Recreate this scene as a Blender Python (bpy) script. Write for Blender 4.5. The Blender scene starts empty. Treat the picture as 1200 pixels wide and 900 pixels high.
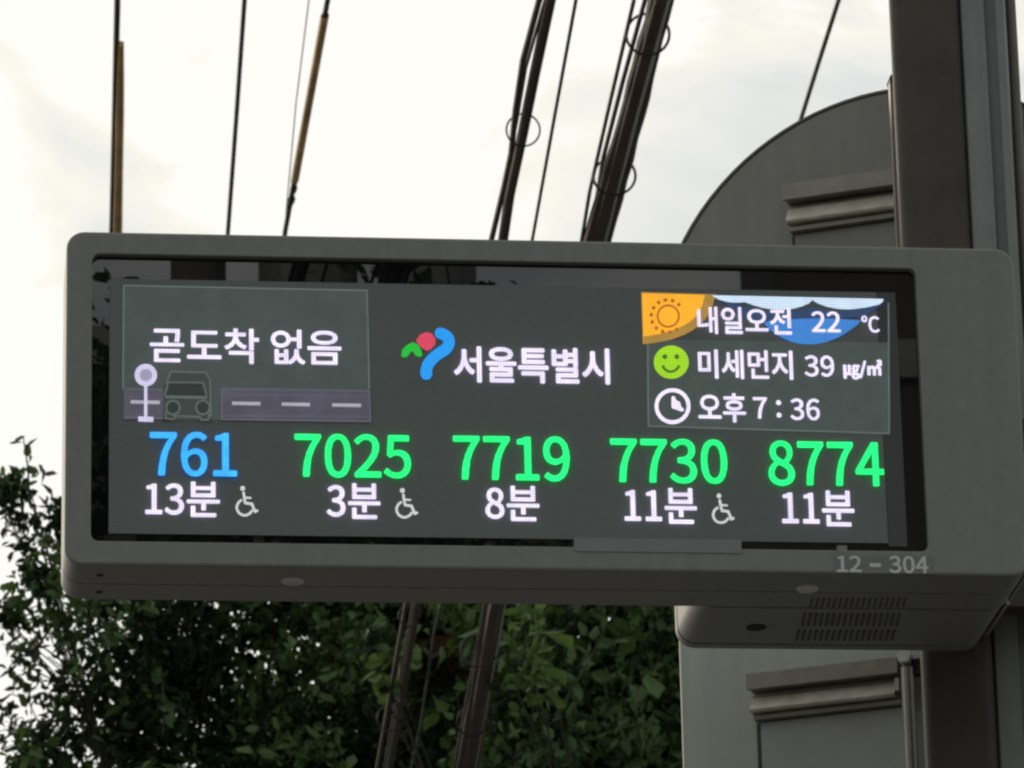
import bpy, bmesh, math, random, os
import numpy as np
from mathutils import Vector, Matrix

# ------------------------------------------------------------------ camera
scene = bpy.context.scene
COL = scene.collection
R = np.array([[0.993763, -0.105342, -0.020336],      # world axes seen from the lens (right, down, forward)
              [0.015965, 0.332192, -0.943130],
              [0.106492, 0.936804, 0.331950]])
FPX = 6200.0
EYE = np.array([0.0, 0.0, 1.6])
cam_d = bpy.data.cameras.new('camera')
cam_d.sensor_width = 36.0
cam_d.lens = 36.0 * FPX / 1200.0
cam_d.clip_start = 0.05
cam_d.dof.use_dof = True
cam_d.dof.focus_distance = 6.62
cam_d.dof.aperture_fstop = 46.0
cam_d.clip_end = 4000.0
cam = bpy.data.objects.new('camera', cam_d)
COL.objects.link(cam)
cam.matrix_world = Matrix(((R[0, 0], -R[1, 0], -R[2, 0], EYE[0]),
                           (R[0, 1], -R[1, 1], -R[2, 1], EYE[1]),
                           (R[0, 2], -R[1, 2], -R[2, 2], EYE[2]),
                           (0, 0, 0, 1)))
scene.camera = cam

def ray(x, y):
    return R.T @ np.array([(x - 600.0) / FPX, (y - 450.0) / FPX, 1.0])
def at(x, y, Y):                       # point on the upright plane Y
    d = ray(x, y)
    return EYE + d * (Y / d[1])
def atz(x, y, z):                      # point at height z
    d = ray(x, y)
    return EYE + d * ((z - EYE[2]) / d[2])

# ------------------------------------------------------------------ sky, sun, exposure
SUN_AZ, SUN_EL = math.radians(-32), math.radians(20)
world = bpy.data.worlds.new('World')
scene.world = world
world.use_nodes = True
wn, wl = world.node_tree.nodes, world.node_tree.links
wn.clear()
w_out = wn.new('ShaderNodeOutputWorld')
w_bg = wn.new('ShaderNodeBackground')
w_bg.inputs['Strength'].default_value = 0.1
sky = wn.new('ShaderNodeTexSky')
sky.sky_type = 'NISHITA'
sky.sun_disc = False
sky.sun_elevation = SUN_EL
sky.sun_rotation = SUN_AZ
sky.air_density = 1.2
sky.dust_density = 3.0
tc = wn.new('ShaderNodeTexCoord')
mp = wn.new('ShaderNodeMapping')
mp.inputs['Scale'].default_value = (1.0, 1.0, 1.7)
mp.inputs['Location'].default_value = (0.35, 0.1, 0.0)
wl.new(tc.outputs['Generated'], mp.inputs['Vector'])
n1 = wn.new('ShaderNodeTexNoise')
n1.inputs['Scale'].default_value = 13.0
n1.inputs['Detail'].default_value = 7.0
n1.inputs['Roughness'].default_value = 0.52
n1.inputs['Distortion'].default_value = 0.5
wl.new(mp.outputs['Vector'], n1.inputs['Vector'])
# a thin veil of cloud that gets brighter round the hidden sun
dot = wn.new('ShaderNodeVectorMath'); dot.operation = 'DOT_PRODUCT'
nrm = wn.new('ShaderNodeVectorMath'); nrm.operation = 'NORMALIZE'
wl.new(tc.outputs['Generated'], nrm.inputs[0])
wl.new(nrm.outputs['Vector'], dot.inputs[0])
dot.inputs[1].default_value = (math.sin(SUN_AZ) * math.cos(SUN_EL), math.cos(SUN_AZ) * math.cos(SUN_EL), math.sin(SUN_EL))
mr = wn.new('ShaderNodeMapRange')
mr.inputs['From Min'].default_value = 0.55
mr.inputs['From Max'].default_value = 1.0
mr.inputs['To Min'].default_value = 0.0
mr.inputs['To Max'].default_value = 0.95
wl.new(dot.outputs['Value'], mr.inputs['Value'])
addn = wn.new('ShaderNodeMath'); addn.operation = 'ADD'
nc = wn.new('ShaderNodeMapRange'); nc.clamp = False
for k_, v_ in (('From Min', 0.25), ('From Max', 0.75), ('To Min', 0.02), ('To Max', 0.94)): nc.inputs[k_].default_value = v_
wl.new(n1.outputs['Fac'], nc.inputs['Value'])
wl.new(nc.outputs['Result'], addn.inputs[0])
wl.new(mr.outputs['Result'], addn.inputs[1])
ramp = wn.new('ShaderNodeValToRGB')
cr = ramp.color_ramp
cr.elements[0].position = 0.50; cr.elements[0].color = (0.60, 0.63, 0.64, 1)
cr.elements[1].position = 1.0; cr.elements[1].color = (1.0, 0.985, 0.935, 1)
e = cr.elements.new(0.76); e.color = (0.80, 0.81, 0.785, 1)
e = cr.elements.new(0.95); e.color = (0.955, 0.925, 0.83, 1)
wl.new(addn.outputs['Value'], ramp.inputs['Fac'])
scl = wn.new('ShaderNodeVectorMath'); scl.operation = 'SCALE'
scl.inputs['Scale'].default_value = 10.4
wl.new(ramp.outputs['Color'], scl.inputs[0])
mixw = wn.new('ShaderNodeMix'); mixw.data_type = 'RGBA'
mixw.inputs['Factor'].default_value = 0.93
wl.new(sky.outputs['Color'], mixw.inputs['A'])
wl.new(scl.outputs['Vector'], mixw.inputs['B'])
wl.new(mixw.outputs['Result'], w_bg.inputs['Color'])
wl.new(w_bg.outputs['Background'], w_out.inputs['Surface'])

sun_d = bpy.data.lights.new('sun', 'SUN')
sun_d.energy = 0.9
sun_d.angle = math.radians(14)
sun_d.color = (1.0, 0.87, 0.68)
sun = bpy.data.objects.new('sun', sun_d)
COL.objects.link(sun)
sdir = Vector((math.sin(SUN_AZ) * math.cos(SUN_EL), math.cos(SUN_AZ) * math.cos(SUN_EL), math.sin(SUN_EL)))
sun.rotation_euler = sdir.to_track_quat('Z', 'Y').to_euler()
sun.location = (0, 0, 30)

vs = scene.view_settings
scene.display_settings.display_device = 'sRGB'
vs.view_transform = 'Standard'
vs.look = 'None'
vs.exposure = 0.0
vs.gamma = 1.0
vs.use_curve_mapping = False
scene.cycles.use_denoising = True
scene.cycles.max_bounces = 8
scene.cycles.pixel_filter_type = 'BLACKMAN_HARRIS'
scene.cycles.filter_width = 2.4

# ------------------------------------------------------------------ materials
def lin(r, g, b):
    f = lambda c: (c / 12.92 if c <= 0.04045 else ((c + 0.055) / 1.055) ** 2.4)
    return (f(r / 255), f(g / 255), f(b / 255))

def mat(name, col, rough=0.6, metal=0.0, var=0.12, scale=20.0, bump=0.0, bscale=200.0, spec=0.5, dirt=None, streak=0.0):
    m = bpy.data.materials.new(name); m.use_nodes = True
    n, l = m.node_tree.nodes, m.node_tree.links
    p = n['Principled BSDF']
    p.inputs['Roughness'].default_value = rough
    p.inputs['Metallic'].default_value = metal
    p.inputs['Specular IOR Level'].default_value = spec
    t = n.new('ShaderNodeTexCoord')
    nz = n.new('ShaderNodeTexNoise')
    nz.inputs['Scale'].default_value = scale
    nz.inputs['Detail'].default_value = 6.0
    nz.inputs['Roughness'].default_value = 0.6
    l.new(t.outputs['Object'], nz.inputs['Vector'])
    mx = n.new('ShaderNodeMix'); mx.data_type = 'RGBA'
    lo = tuple(max(0, c * (1 - var)) for c in col); hi = tuple(c * (1 + var) for c in col)
    if dirt: lo = dirt
    mx.inputs['A'].default_value = (*lo, 1); mx.inputs['B'].default_value = (*hi, 1)
    r = n.new('ShaderNodeMapRange')
    r.inputs['From Min'].default_value = 0.3; r.inputs['From Max'].default_value = 0.7
    l.new(nz.outputs['Fac'], r.inputs['Value'])
    l.new(r.outputs['Result'], mx.inputs['Factor'])
    last = mx.outputs['Result']
    if streak:                                   # rain streaks and a few scuffs
        mpp = n.new('ShaderNodeMapping'); mpp.inputs['Scale'].default_value = (38, 38, 2.2)
        l.new(t.outputs['Object'], mpp.inputs['Vector'])
        ns = n.new('ShaderNodeTexNoise'); ns.inputs['Scale'].default_value = 1.0; ns.inputs['Detail'].default_value = 7.0
        ns.inputs['Roughness'].default_value = 0.65
        l.new(mpp.outputs['Vector'], ns.inputs['Vector'])
        rs = n.new('ShaderNodeMapRange'); rs.inputs['From Min'].default_value = 0.35; rs.inputs['From Max'].default_value = 0.68
        rs.inputs['To Min'].default_value = 1 - streak; rs.inputs['To Max'].default_value = 1 + streak
        l.new(ns.outputs['Fac'], rs.inputs['Value'])
        ms_ = n.new('ShaderNodeVectorMath'); ms_.operation = 'SCALE'
        l.new(last, ms_.inputs[0]); l.new(rs.outputs['Result'], ms_.inputs['Scale'])
        last = ms_.outputs['Vector']
        rr_ = n.new('ShaderNodeMapRange'); rr_.inputs['To Min'].default_value = rough - .08; rr_.inputs['To Max'].default_value = rough + .12
        l.new(ns.outputs['Fac'], rr_.inputs['Value']); l.new(rr_.outputs['Result'], p.inputs['Roughness'])
    l.new(last, p.inputs['Base Color'])
    if bump:
        nb = n.new('ShaderNodeTexNoise')
        nb.inputs['Scale'].default_value = bscale
        nb.inputs['Detail'].default_value = 3.0
        l.new(t.outputs['Object'], nb.inputs['Vector'])
        b = n.new('ShaderNodeBump'); b.inputs['Strength'].default_value = bump
        b.inputs['Distance'].default_value = 0.002
        l.new(nb.outputs['Fac'], b.inputs['Height'])
        l.new(b.outputs['Normal'], p.inputs['Normal'])
    return m

def led(name, rgb, strength=1.0, var=0.06):
    """lit pixels of the display: they give off light of their own"""
    m = bpy.data.materials.new(name); m.use_nodes = True
    n, l = m.node_tree.nodes, m.node_tree.links
    p = n['Principled BSDF']
    p.inputs['Base Color'].default_value = (0.07, 0.076, 0.073, 1)
    p.inputs['Roughness'].default_value = 0.7
    p.inputs['Specular IOR Level'].default_value = 0.2
    c = lin(*rgb)
    p.inputs['Emission Color'].default_value = (*c, 1)
    t = n.new('ShaderNodeTexCoord'); nz = n.new('ShaderNodeTexNoise')
    nz.inputs['Scale'].default_value = 55.0; nz.inputs['Detail'].default_value = 2.0
    l.new(t.outputs['Object'], nz.inputs['Vector'])
    r = n.new('ShaderNodeMapRange')
    r.inputs['From Min'].default_value = 0.3; r.inputs['From Max'].default_value = 0.7
    r.inputs['To Min'].default_value = strength * (1 - var); r.inputs['To Max'].default_value = strength * (1 + var)
    l.new(nz.outputs['Fac'], r.inputs['Value'])
    # rows and columns of diodes, 3.4 mm apart
    sp = n.new('ShaderNodeSeparateXYZ'); l.new(t.outputs['Object'], sp.inputs['Vector'])
    prod = None
    for ch in ('X', 'Z'):
        k1 = n.new('ShaderNodeMath'); k1.operation = 'MULTIPLY'; k1.inputs[1].default_value = 2 * math.pi / 0.0034
        l.new(sp.outputs[ch], k1.inputs[0])
        k2 = n.new('ShaderNodeMath'); k2.operation = 'COSINE'; l.new(k1.outputs[0], k2.inputs[0])
        k3 = n.new('ShaderNodeMath'); k3.operation = 'MULTIPLY_ADD'; k3.inputs[1].default_value = 0.17; k3.inputs[2].default_value = 1.0
        l.new(k2.outputs[0], k3.inputs[0])
        prod = k3 if prod is None else prod
    k4 = n.new('ShaderNodeMath'); k4.operation = 'MULTIPLY'
    l.new(prod.outputs[0], k4.inputs[0]); l.new(k3.outputs[0], k4.inputs[1])
    k5 = n.new('ShaderNodeMath'); k5.operation = 'MULTIPLY'
    l.new(k4.outputs[0], k5.inputs[0]); l.new(r.outputs['Result'], k5.inputs[1])
    l.new(k5.outputs[0], p.inputs['Emission Strength'])
    return m

def leaf_mat(name, col, trans):
    m = bpy.data.materials.new(name); m.use_nodes = True
    n, l = m.node_tree.nodes, m.node_tree.links
    p = n['Principled BSDF']; out = n['Material Output']
    t = n.new('ShaderNodeTexCoord'); nz = n.new('ShaderNodeTexNoise')
    nz.inputs['Scale'].default_value = 2.2; nz.inputs['Detail'].default_value = 5
    l.new(t.outputs['Object'], nz.inputs['Vector'])
    mx = n.new('ShaderNodeMix'); mx.data_type = 'RGBA'
    mx.inputs['A'].default_value = (*[c * 0.55 for c in col], 1)
    mx.inputs['B'].default_value = (*[c * 1.5 for c in col], 1)
    l.new(nz.outputs['Fac'], mx.inputs['Factor'])
    l.new(mx.outputs['Result'], p.inputs['Base Color'])
    p.inputs['Roughness'].default_value = 0.62
    p.inputs['Specular IOR Level'].default_value = 0.18
    tr = n.new('ShaderNodeBsdfTranslucent')
    tr.inputs['Color'].default_value = (*trans, 1)
    ms = n.new('ShaderNodeMixShader'); ms.inputs['Fac'].default_value = 0.3
    l.new(p.outputs['BSDF'], ms.inputs[1]); l.new(tr.outputs['BSDF'], ms.inputs[2])
    l.new(ms.outputs['Shader'], out.inputs['Surface'])
    return m

M = {}
M['housing'] = mat('housing_paint', (0.208, 0.213, 0.192), 0.5, 0.0, 0.075, 60, 0.14, 900, streak=0.07)
M['bezel'] = mat('bezel_glass', (0.006, 0.0065, 0.007), 0.004, 0, 0.1, 20, spec=0.5)
M['bezel'].node_tree.nodes['Principled BSDF'].inputs['IOR'].default_value = 1.8
M['led_panel'] = mat('led_panel', (0.168, 0.186, 0.176), 0.75, 0, 0.16, 420, spec=0.15)
M['dark'] = mat('dark_slot', (0.012, 0.012, 0.012), 0.8, 0, 0.1)
M['slot'] = mat('vent_slot', (0.085, 0.083, 0.077), 0.9, 0, 0.3, 90)
M['steel'] = mat('screw_steel', (0.62, 0.61, 0.57), 0.4, 0.0, 0.1, 60)
M['bar_lit'] = mat('bracket_bar_lit', (0.50, 0.47, 0.38), 0.45, 0.0, 0.22, 40, 0.1, 300)  # paler copy of the bracket metal: the bar's extra light is in the colour
M['shadow_line'] = mat('shadow_line_dark', (0.06, 0.055, 0.05), 0.8, 0, 0.2, 30)  # shade along the backing plate edge, put in as a dark colour
M['panel_plate'] = mat('panel_plate_grey', (0.37, 0.39, 0.36), 0.5, 0.0, 0.08, 8)
M['label_txt'] = mat('label_print', (0.58, 0.60, 0.57), 0.5, 0, 0.05)
M['label_bg'] = mat('label_sticker', (0.172, 0.178, 0.162), 0.5, 0, 0.06, 40)
M['pole_brown'] = mat('pole_brown_paint', (0.056, 0.042, 0.031), 0.6, 0, 0.28, 11, 0.25, 260, streak=0.16)
M['pole_grey'] = mat('pole_grey_extrusion', (0.20, 0.215, 0.20), 0.5, 0.1, 0.12, 14, 0.06, 300, streak=0.12)
M['disc'] = mat('sign_back_grey', (0.235, 0.23, 0.198), 0.55, 0.1, 0.10, 5, 0.05, 300, streak=0.09)
M['panel'] = mat('panel_back_grey', (0.43, 0.455, 0.40), 0.5, 0.0, 0.07, 6, 0.05, 300, streak=0.07)
M['alu'] = mat('bracket_aluminium', (0.27, 0.25, 0.205), 0.5, 0.15, 0.16, 30, 0.1, 300)
M['cable_dark'] = mat('cable_rubber', (0.018, 0.016, 0.015), 0.6, 0, 0.2, 4)
M['cable_brown'] = mat('cable_brown_jacket', (0.056, 0.031, 0.015), 0.65, 0, 0.55, 3, 0.2, 60)
M['cable_ochre'] = mat('cable_ochre_guard', (0.66, 0.40, 0.13), 0.55, 0, 0.4, 5, 0.2, 60)
M['wire_pale'] = mat('thin_wire', (0.30, 0.29, 0.27), 0.5, 0.3, 0.1)
M['ring'] = mat('ring_wire', (0.04, 0.036, 0.032), 0.5, 0.6, 0.1)
M['bark'] = mat('bark', (0.034, 0.028, 0.022), 0.9, 0, 0.4, 8, 0.6, 30)
M['concrete'] = mat('concrete', (0.30, 0.29, 0.27), 0.85, 0, 0.15, 3, 0.2, 40)
M['concrete_dark'] = mat('dark_concrete', (0.11, 0.107, 0.10), 0.9, 0, 0.2, 3, 0.2, 40)  # kept darker than plain concrete so the pole mirrors dark in the glass
M['asphalt'] = mat('asphalt', (0.055, 0.055, 0.056), 0.9, 0, 0.25, 6, 0.3, 80)
M['paver'] = mat('pavement_blocks', (0.105, 0.096, 0.085), 0.85, 0, 0.2, 4, 0.2, 60)
M['wall'] = mat('brick_wall_paint', (0.075, 0.073, 0.070), 0.8, 0, 0.15, 2, 0.1, 50)
M['glass'] = mat('window_glass', (0.02, 0.023, 0.026), 0.08, 0, 0.1)
M['paint_white'] = mat('road_paint', (0.75, 0.75, 0.73), 0.7, 0, 0.1, 6)
M['leaf_dark'] = leaf_mat('leaf_dark', (0.016, 0.031, 0.015), (0.022, 0.045, 0.010))
M['leaf_mid'] = leaf_mat('leaf_mid', (0.058, 0.100, 0.038), (0.065, 0.12, 0.022))
M['leaf_bright'] = leaf_mat('leaf_bright', (0.115, 0.190, 0.066), (0.11, 0.19, 0.03))
M['leaf_rust'] = leaf_mat('leaf_rust', (0.095, 0.055, 0.030), (0.14, 0.06, 0.02))
# display colours
M['l_white'] = led('led_white', (236, 226, 255), 1.1, 0.1)
M['l_icon'] = led('led_icon_white', (205, 205, 205), 1.0)
M['l_blue'] = led('led_blue', (44, 158, 255), 1.5, 0.16)
M['l_green'] = led('led_green', (14, 246, 116), 1.5, 0.18)
M['l_box'] = led('led_box', (58, 67, 64), 1.0, 0.10)
M['l_boxline'] = led('led_box_line', (86, 98, 96), 1.0)
M['l_road'] = led('led_road', (74, 70, 84), 1.0, 0.15)
M['l_roadline'] = led('led_road_line', (88, 84, 98), 1.0)
M['l_dash'] = led('led_dash', (168, 166, 178), 1.0)
M['l_lilac'] = led('led_lilac', (208, 202, 232), 1.0)
M['l_lilac2'] = led('led_lilac_inner', (156, 152, 182), 1.0)
M['l_bus'] = led('led_bus', (46, 54, 51), 1.0)
M['l_busline'] = led('led_bus_line', (84, 92, 90), 1.0)
M['l_busglass'] = led('led_bus_glass', (30, 35, 34), 1.0)
M['l_orange'] = led('led_orange', (255, 176, 26), 1.0)
M['l_orange2'] = led('led_orange_dark', (168, 92, 6), 1.0)
M['l_amber'] = led('led_amber_band', (168, 128, 52), 1.0)
M['l_cloud'] = led('led_cloud', (206, 226, 248), 1.0)
M['l_skyblue'] = led('led_sky_blue', (54, 126, 206), 1.0)
M['l_navy'] = led('led_navy', (34, 58, 98), 1.0)
M['l_lime'] = led('led_lime', (156, 214, 12), 1.0)
M['l_limedk'] = led('led_lime_dark', (66, 104, 4), 1.0)
M['l_red'] = led('led_red', (214, 62, 88), 1.0)
M['l_lgreen'] = led('led_logo_green', (14, 184, 46), 1.0)
M['l_lblue'] = led('led_logo_blue', (22, 152, 240), 1.0)

# ------------------------------------------------------------------ builders
def tag(o, label=None, cat=None, group=None, kind=None):
    if label: o['label'] = label
    if cat: o['category'] = cat
    if group: o['group'] = group
    if kind: o['kind'] = kind
    return o

def empty(name, loc, label, cat, group=None):
    o = bpy.data.objects.new(name, None)
    o.empty_display_size = 0.1
    COL.objects.link(o)
    o.location = loc
    return tag(o, label, cat, group)

def wloc(o):
    v = Vector((0, 0, 0))
    while o is not None:
        v = v + o.location
        o = o.parent
    return v

class MB:
    """collects shapes in world coordinates, then links them as ONE mesh object"""
    def __init__(s):
        s.v = []; s.f = []; s.mi = []
    def add(s, verts, faces, mi=0):
        b = len(s.v)
        s.v += [tuple(map(float, p)) for p in verts]
        s.f += [tuple(b + i for i in f) for f in faces]
        s.mi += [mi] * len(faces)
        return s
    def box(s, x0, x1, y0, y1, z0, z1, mi=0, rot=None, org=None):
        vs_ = [(x, y, z) for x in (x0, x1) for y in (y0, y1) for z in (z0, z1)]
        if rot is not None:
            vs_ = [tuple(rot @ (Vector(p)) + Vector(org)) for p in vs_]
        return s.add(vs_, [(0, 1, 3, 2), (4, 6, 7, 5), (0, 4, 5, 1), (2, 3, 7, 6), (0, 2, 6, 4), (1, 5, 7, 3)], mi)
    def loft(s, loops, cap0=True, cap1=True, mi=0):
        n = len(loops[0]); b = []
        for k, lp in enumerate(loops): b += list(lp)
        fs = []
        for k in range(len(loops) - 1):
            for i in range(n):
                j = (i + 1) % n
                fs.append((k * n + i, k * n + j, (k + 1) * n + j, (k + 1) * n + i))
        if cap0: fs.append(tuple(range(n - 1, -1, -1)))
        if cap1: fs.append(tuple((len(loops) - 1) * n + i for i in range(n)))
        return s.add(b, fs, mi)
    def tube(s, pts, rad, sides=8, mi=0, cap=True):
        pts = [Vector(p) for p in pts]
        if not hasattr(rad, '__len__'): rad = [rad] * len(pts)
        loops = []
        up = Vector((0, 0, 1))
        for i, p in enumerate(pts):
            d = (pts[min(i + 1, len(pts) - 1)] - pts[max(i - 1, 0)]).normalized()
            a = d.cross(up)
            if a.length < 1e-3: a = d.cross(Vector((0, 1, 0)))
            a.normalize(); b = a.cross(d).normalized()
            loops.append([p + (a * math.cos(2 * math.pi * k / sides) + b * math.sin(2 * math.pi * k / sides)) * rad[i] for k in range(sides)])
        return s.loft(loops, cap, cap, mi)
    def torus(s, c, axis, R_, r_, n=28, m=6, mi=0):
        c = Vector(c); axis = Vector(axis).normalized()
        a = axis.cross(Vector((0, 0, 1))).normalized(); b = axis.cross(a)
        vs_, fs = [], []
        for i in range(n):
            t = 2 * math.pi * i / n; d = a * math.cos(t) + b * math.sin(t)
            for k in range(m):
                u = 2 * math.pi * k / m
                vs_.append(c + d * (R_ + r_ * math.cos(u)) + axis * r_ * math.sin(u))
        for i in range(n):
            for k in range(m):
                fs.append((i * m + k, ((i + 1) % n) * m + k, ((i + 1) % n) * m + (k + 1) % m, i * m + (k + 1) % m))
        return s.add(vs_, fs, mi)
    def build(s, name, mats, parent=None, smooth=False, kind=None, label=None):
        me = bpy.data.meshes.new(name)
        off = wloc(parent) if parent else Vector((0, 0, 0))
        me.from_pydata([tuple(Vector(p) - off) for p in s.v], [], s.f)
        if not isinstance(mats, (list, tuple)): mats = [mats]
        for m in mats: me.materials.append(M[m] if isinstance(m, str) else m)
        me.polygons.foreach_set('material_index', s.mi)
        me.update()
        bm = bmesh.new(); bm.from_mesh(me)
        bmesh.ops.recalc_face_normals(bm, faces=bm.faces)
        bm.to_mesh(me); bm.free()
        if smooth:
            me.polygons.foreach_set('use_smooth', [True] * len(me.polygons))
            me.set_sharp_from_angle(angle=math.radians(18))
        o = bpy.data.objects.new(name, me)
        COL.objects.link(o)
        if parent: o.parent = parent
        if kind: o['kind'] = kind
        if label: o['label'] = label
        return o

def rrect(x0, x1, z0, z1, r, y, n=6):
    """rounded rectangle loop in an upright plane"""
    pts = []
    for cx, cz, a0 in ((x1 - r, z0 + r, -90), (x1 - r, z1 - r, 0), (x0 + r, z1 - r, 90), (x0 + r, z0 + r, 180)):
        for k in range(n + 1):
            a = math.radians(a0 + 90 * k / n)
            pts.append((cx + r * math.cos(a), y, cz + r * math.sin(a)))
    return pts

# ------------------------------------------------------------------ ground
g = MB(); g.add([(-400, -400, 0), (400, -400, 0), (400, 400, 0), (-400, 400, 0)], [(0, 1, 2, 3)])
tag(g.build('road', 'asphalt'), kind='structure')
g = MB()
g.loft([[(-2.2, -60, 0.001), (5.2, -60, 0.001), (5.2, 60, 0.001), (-2.2, 60, 0.001)],
        [(-2.2, -60, 0.11), (5.2, -60, 0.11), (5.2, 60, 0.11), (-2.2, 60, 0.11)],
        [(-2.18, -59.98, 0.13), (5.18, -59.98, 0.13), (5.18, 59.98, 0.13), (-2.18, 59.98, 0.13)]], True, True)
tag(g.build('pavement', 'paver'), kind='structure')
g = MB()
g.box(-2.4, -2.21, -60, 60, 0.0, 0.14)
tag(g.build('kerb', 'concrete'), kind='structure')

# ------------------------------------------------------------------ bus arrival display
B = Vector((0.1465, 6.1832, 3.5479))           # front lower left corner of the housing
W, H, D1, D2 = 1.2, 0.436, 0.152, 0.338
disp = empty('bus_arrival_display', B, 'dark grey bus arrival display box with lit route numbers, hung on the brown pole', 'display')
ix0, ix1, iz0, iz1 = 0.0325, 1.073, 0.0305, 0.406
YF = B.y
REC = 0.011
def L(x0, x1, z0, z1, r, y): return [(B.x + p[0], B.y + p[1], B.z + p[2]) for p in rrect(x0, x1, z0, z1, r, y, 7)]
b = MB()
b.loft([L(ix0, ix1, iz0, iz1, .010, .024), L(ix0, ix1, iz0, iz1, .010, .0012), L(ix0 - .0012, ix1 + .0012, iz0 - .0012, iz1 + .0012, .011, 0),
        L(.0035, W - .0035, .0035, H - .0035, .020, 0), L(.001, W - .001, .001, H - .001, .022, .001), L(0, W, 0, H, .023, .0035),
        L(0, W, 0, H, .023, .078), L(.0022, W - .0022, .0022, H - .0022, .021, .0785), L(.0022, W - .0022, .0022, H - .0022, .021, .0805), L(0, W, 0, H, .023, .081),
        L(0, W, 0, H, .023, D1 - .008), L(.008, W - .008, .008, H - .008, .017, D1)], False, True)
front = b.build('housing', 'housing', disp, True)
# bezel glass and the matt LED face inside the opening
b = MB(); b.box(B.x + ix0 - .004, B.x + ix1 + .004, YF + REC, YF + REC + .006, B.z + iz0 - .004, B.z + iz1 + .004)
b.build('bezel_glass', 'bezel', disp)
lx0, lx1, lz0, lz1 = 0.0545, 1.0475, 0.0435, 0.377
YL = YF + REC - 0.0012
b = MB()
b.box(B.x + lx0, B.x + 1.0235, YL, YF + REC - .0001, B.z + lz0, B.z + lz1)
screen = b.build('screen', 'led_panel', disp)
b = MB(); b.box(B.x + 1.0242, B.x + lx1, YL + .0003, YF + REC - .0001, B.z + lz0 - .004, B.z + lz1)
b.build('screen_edge_module', mat('led_edge_module', (0.07, 0.075, 0.073), 0.7, 0, 0.1, 200), disp)
# rear housing that reaches back to the pole
b = MB()
rx0, rx1, rz1 = .799, W - .001, .33
b.loft([L(rx0, rx1, 0.001, rz1, .024, D1 + .0005), L(rx0, rx1, .001, rz1, .024, D2 - .030), L(rx0 + .004, rx1 - .004, .005, rz1 - .004, .022, D2 - .0295),
        L(rx0 + .004, rx1 - .004, .005, rz1 - .004, .022, D2 - .024), L(rx0, rx1, .001, rz1, .024, D2 - .0235), L(rx0, rx1, .001, rz1, .024, D2 - .006),
        L(rx0 + .006, rx1 - .006, .007, rz1 - .006, .018, D2)], True, True)
b.build('rear_housing', 'housing', disp, True)
# pale aluminium edge strip along the lower right side
b = MB()
for (ya, yb_) in ((.030, .150), (.158, .300)):
    b.box(B.x + W + .0003, B.x + W + .0042, YF + ya, YF + yb_, B.z + .012, B.z + .026)
b.build('side_trim', mat('trim_aluminium', (0.48, 0.47, 0.42), 0.35, 0.7, 0.12, 40), disp)
# underside screws
def on_under(x, y, dz=0.0):
    return atz(x, y, B.z + dz)
for (px, py) in ((342, 680), (945, 689)):
    p = on_under(px, py)
    b = MB()
    prof = [(.0006, -.0022), (.008, -.0022), (.0088, -.0036), (.0125, -.0036), (.0145, -.0016), (.0145, .0008)]
    b.loft([[(p[0] + r * math.cos(2 * math.pi * k / 24), p[1] + r * math.sin(2 * math.pi * k / 24), B.z + h) for k in range(24)] for r, h in prof])
    b.build('screw', 'steel', disp, True)
for (px, py) in ((116, 674), (115, 694), (885, 736)):
    p = on_under(px, py)
    b = MB(); rr = .0045 if px < 500 else .013
    b.loft([[(p[0] + rr * math.cos(2 * math.pi * k / 14), p[1] + rr * math.sin(2 * math.pi * k / 14), B.z + h) for k in range(14)] for h in (-.0007, .0012)])
    b.build('drain_hole', 'dark', disp)
# three rows of slanted vent slots
for (xa, ya, xb, yb_, hgt) in ((946, 707, 1062, 706, 11), (937, 727, 1055, 727, 14), (930, 745, 1049, 745, 12)):
    b = MB(); n = 17
    for i in range(n):
        t = (i + .5) / n
        cx, cy = xa + (xb - xa) * t, ya + (yb_ - ya) * t
        p0, p1 = on_under(cx + 1.5, cy - hgt / 2), on_under(cx - 1.5, cy + hgt / 2)
        hw = .0015
        z0, z1 = B.z - .0008, B.z + .0012
        c = [(p0[0] - hw, p0[1]), (p0[0] + hw, p0[1]), (p1[0] + hw, p1[1]), (p1[0] - hw, p1[1])]
        b.loft([[(q[0], q[1], z0) for q in c], [(q[0], q[1], z1) for q in c]])
    b.build('vent_slots', 'slot', disp)

# grey strip and tab on the lower lip, number label
def fp(x, y, d=0.0):                            # point on the front face plane, d metres in front of it
    return at(x, y, YF - d)
def slab(name, material, px, d0, d1, parent, mi=0):
    b = MB()
    b.loft([[tuple(at(x, y, YF - d0)) for x, y in px], [tuple(at(x, y, YF - d1)) for x, y in px]])
    return b.build(name, material, parent)
b = MB()
p0, p1 = at(672, 646, YF), at(868, 650, YF)
b.box(p0[0], p1[0], YF - .0010, YF + .0095, B.z + iz0 - .006, B.z + iz0 + .0115)
b.build('lip_strip', mat('strip_grey', (0.215, 0.225, 0.222), 0.4, 0.0, 0.06, 20), disp)
p = at(986, 645, YF)
b = MB(); b.box(p[0] - .006, p[0] + .006, YF - .0004, YF + .0095, B.z + iz0 - .004, B.z + iz0 + .006)
b.build('latch_tab', 'housing', disp)
q = [(976, 651), (1093, 652), (1093.5, 672.6), (976.5, 672)]
b = MB(); b.loft([[tuple(at(x, y, YF + .0003)) for x, y in q], [tuple(at(x, y, YF - .0004)) for x, y in q]])
label_plate = b.build('number_label', 'label_bg', disp)

# ---- lettering
FONT = None
try:
    fdir = bpy.utils.system_resource('DATAFILES', path='fonts')
    for fn in sorted(os.listdir(fdir)):
        if 'CJK' in fn: FONT = bpy.data.fonts.load(os.path.join(fdir, fn))
except Exception as ex:
    print('font fallback', ex)

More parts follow.
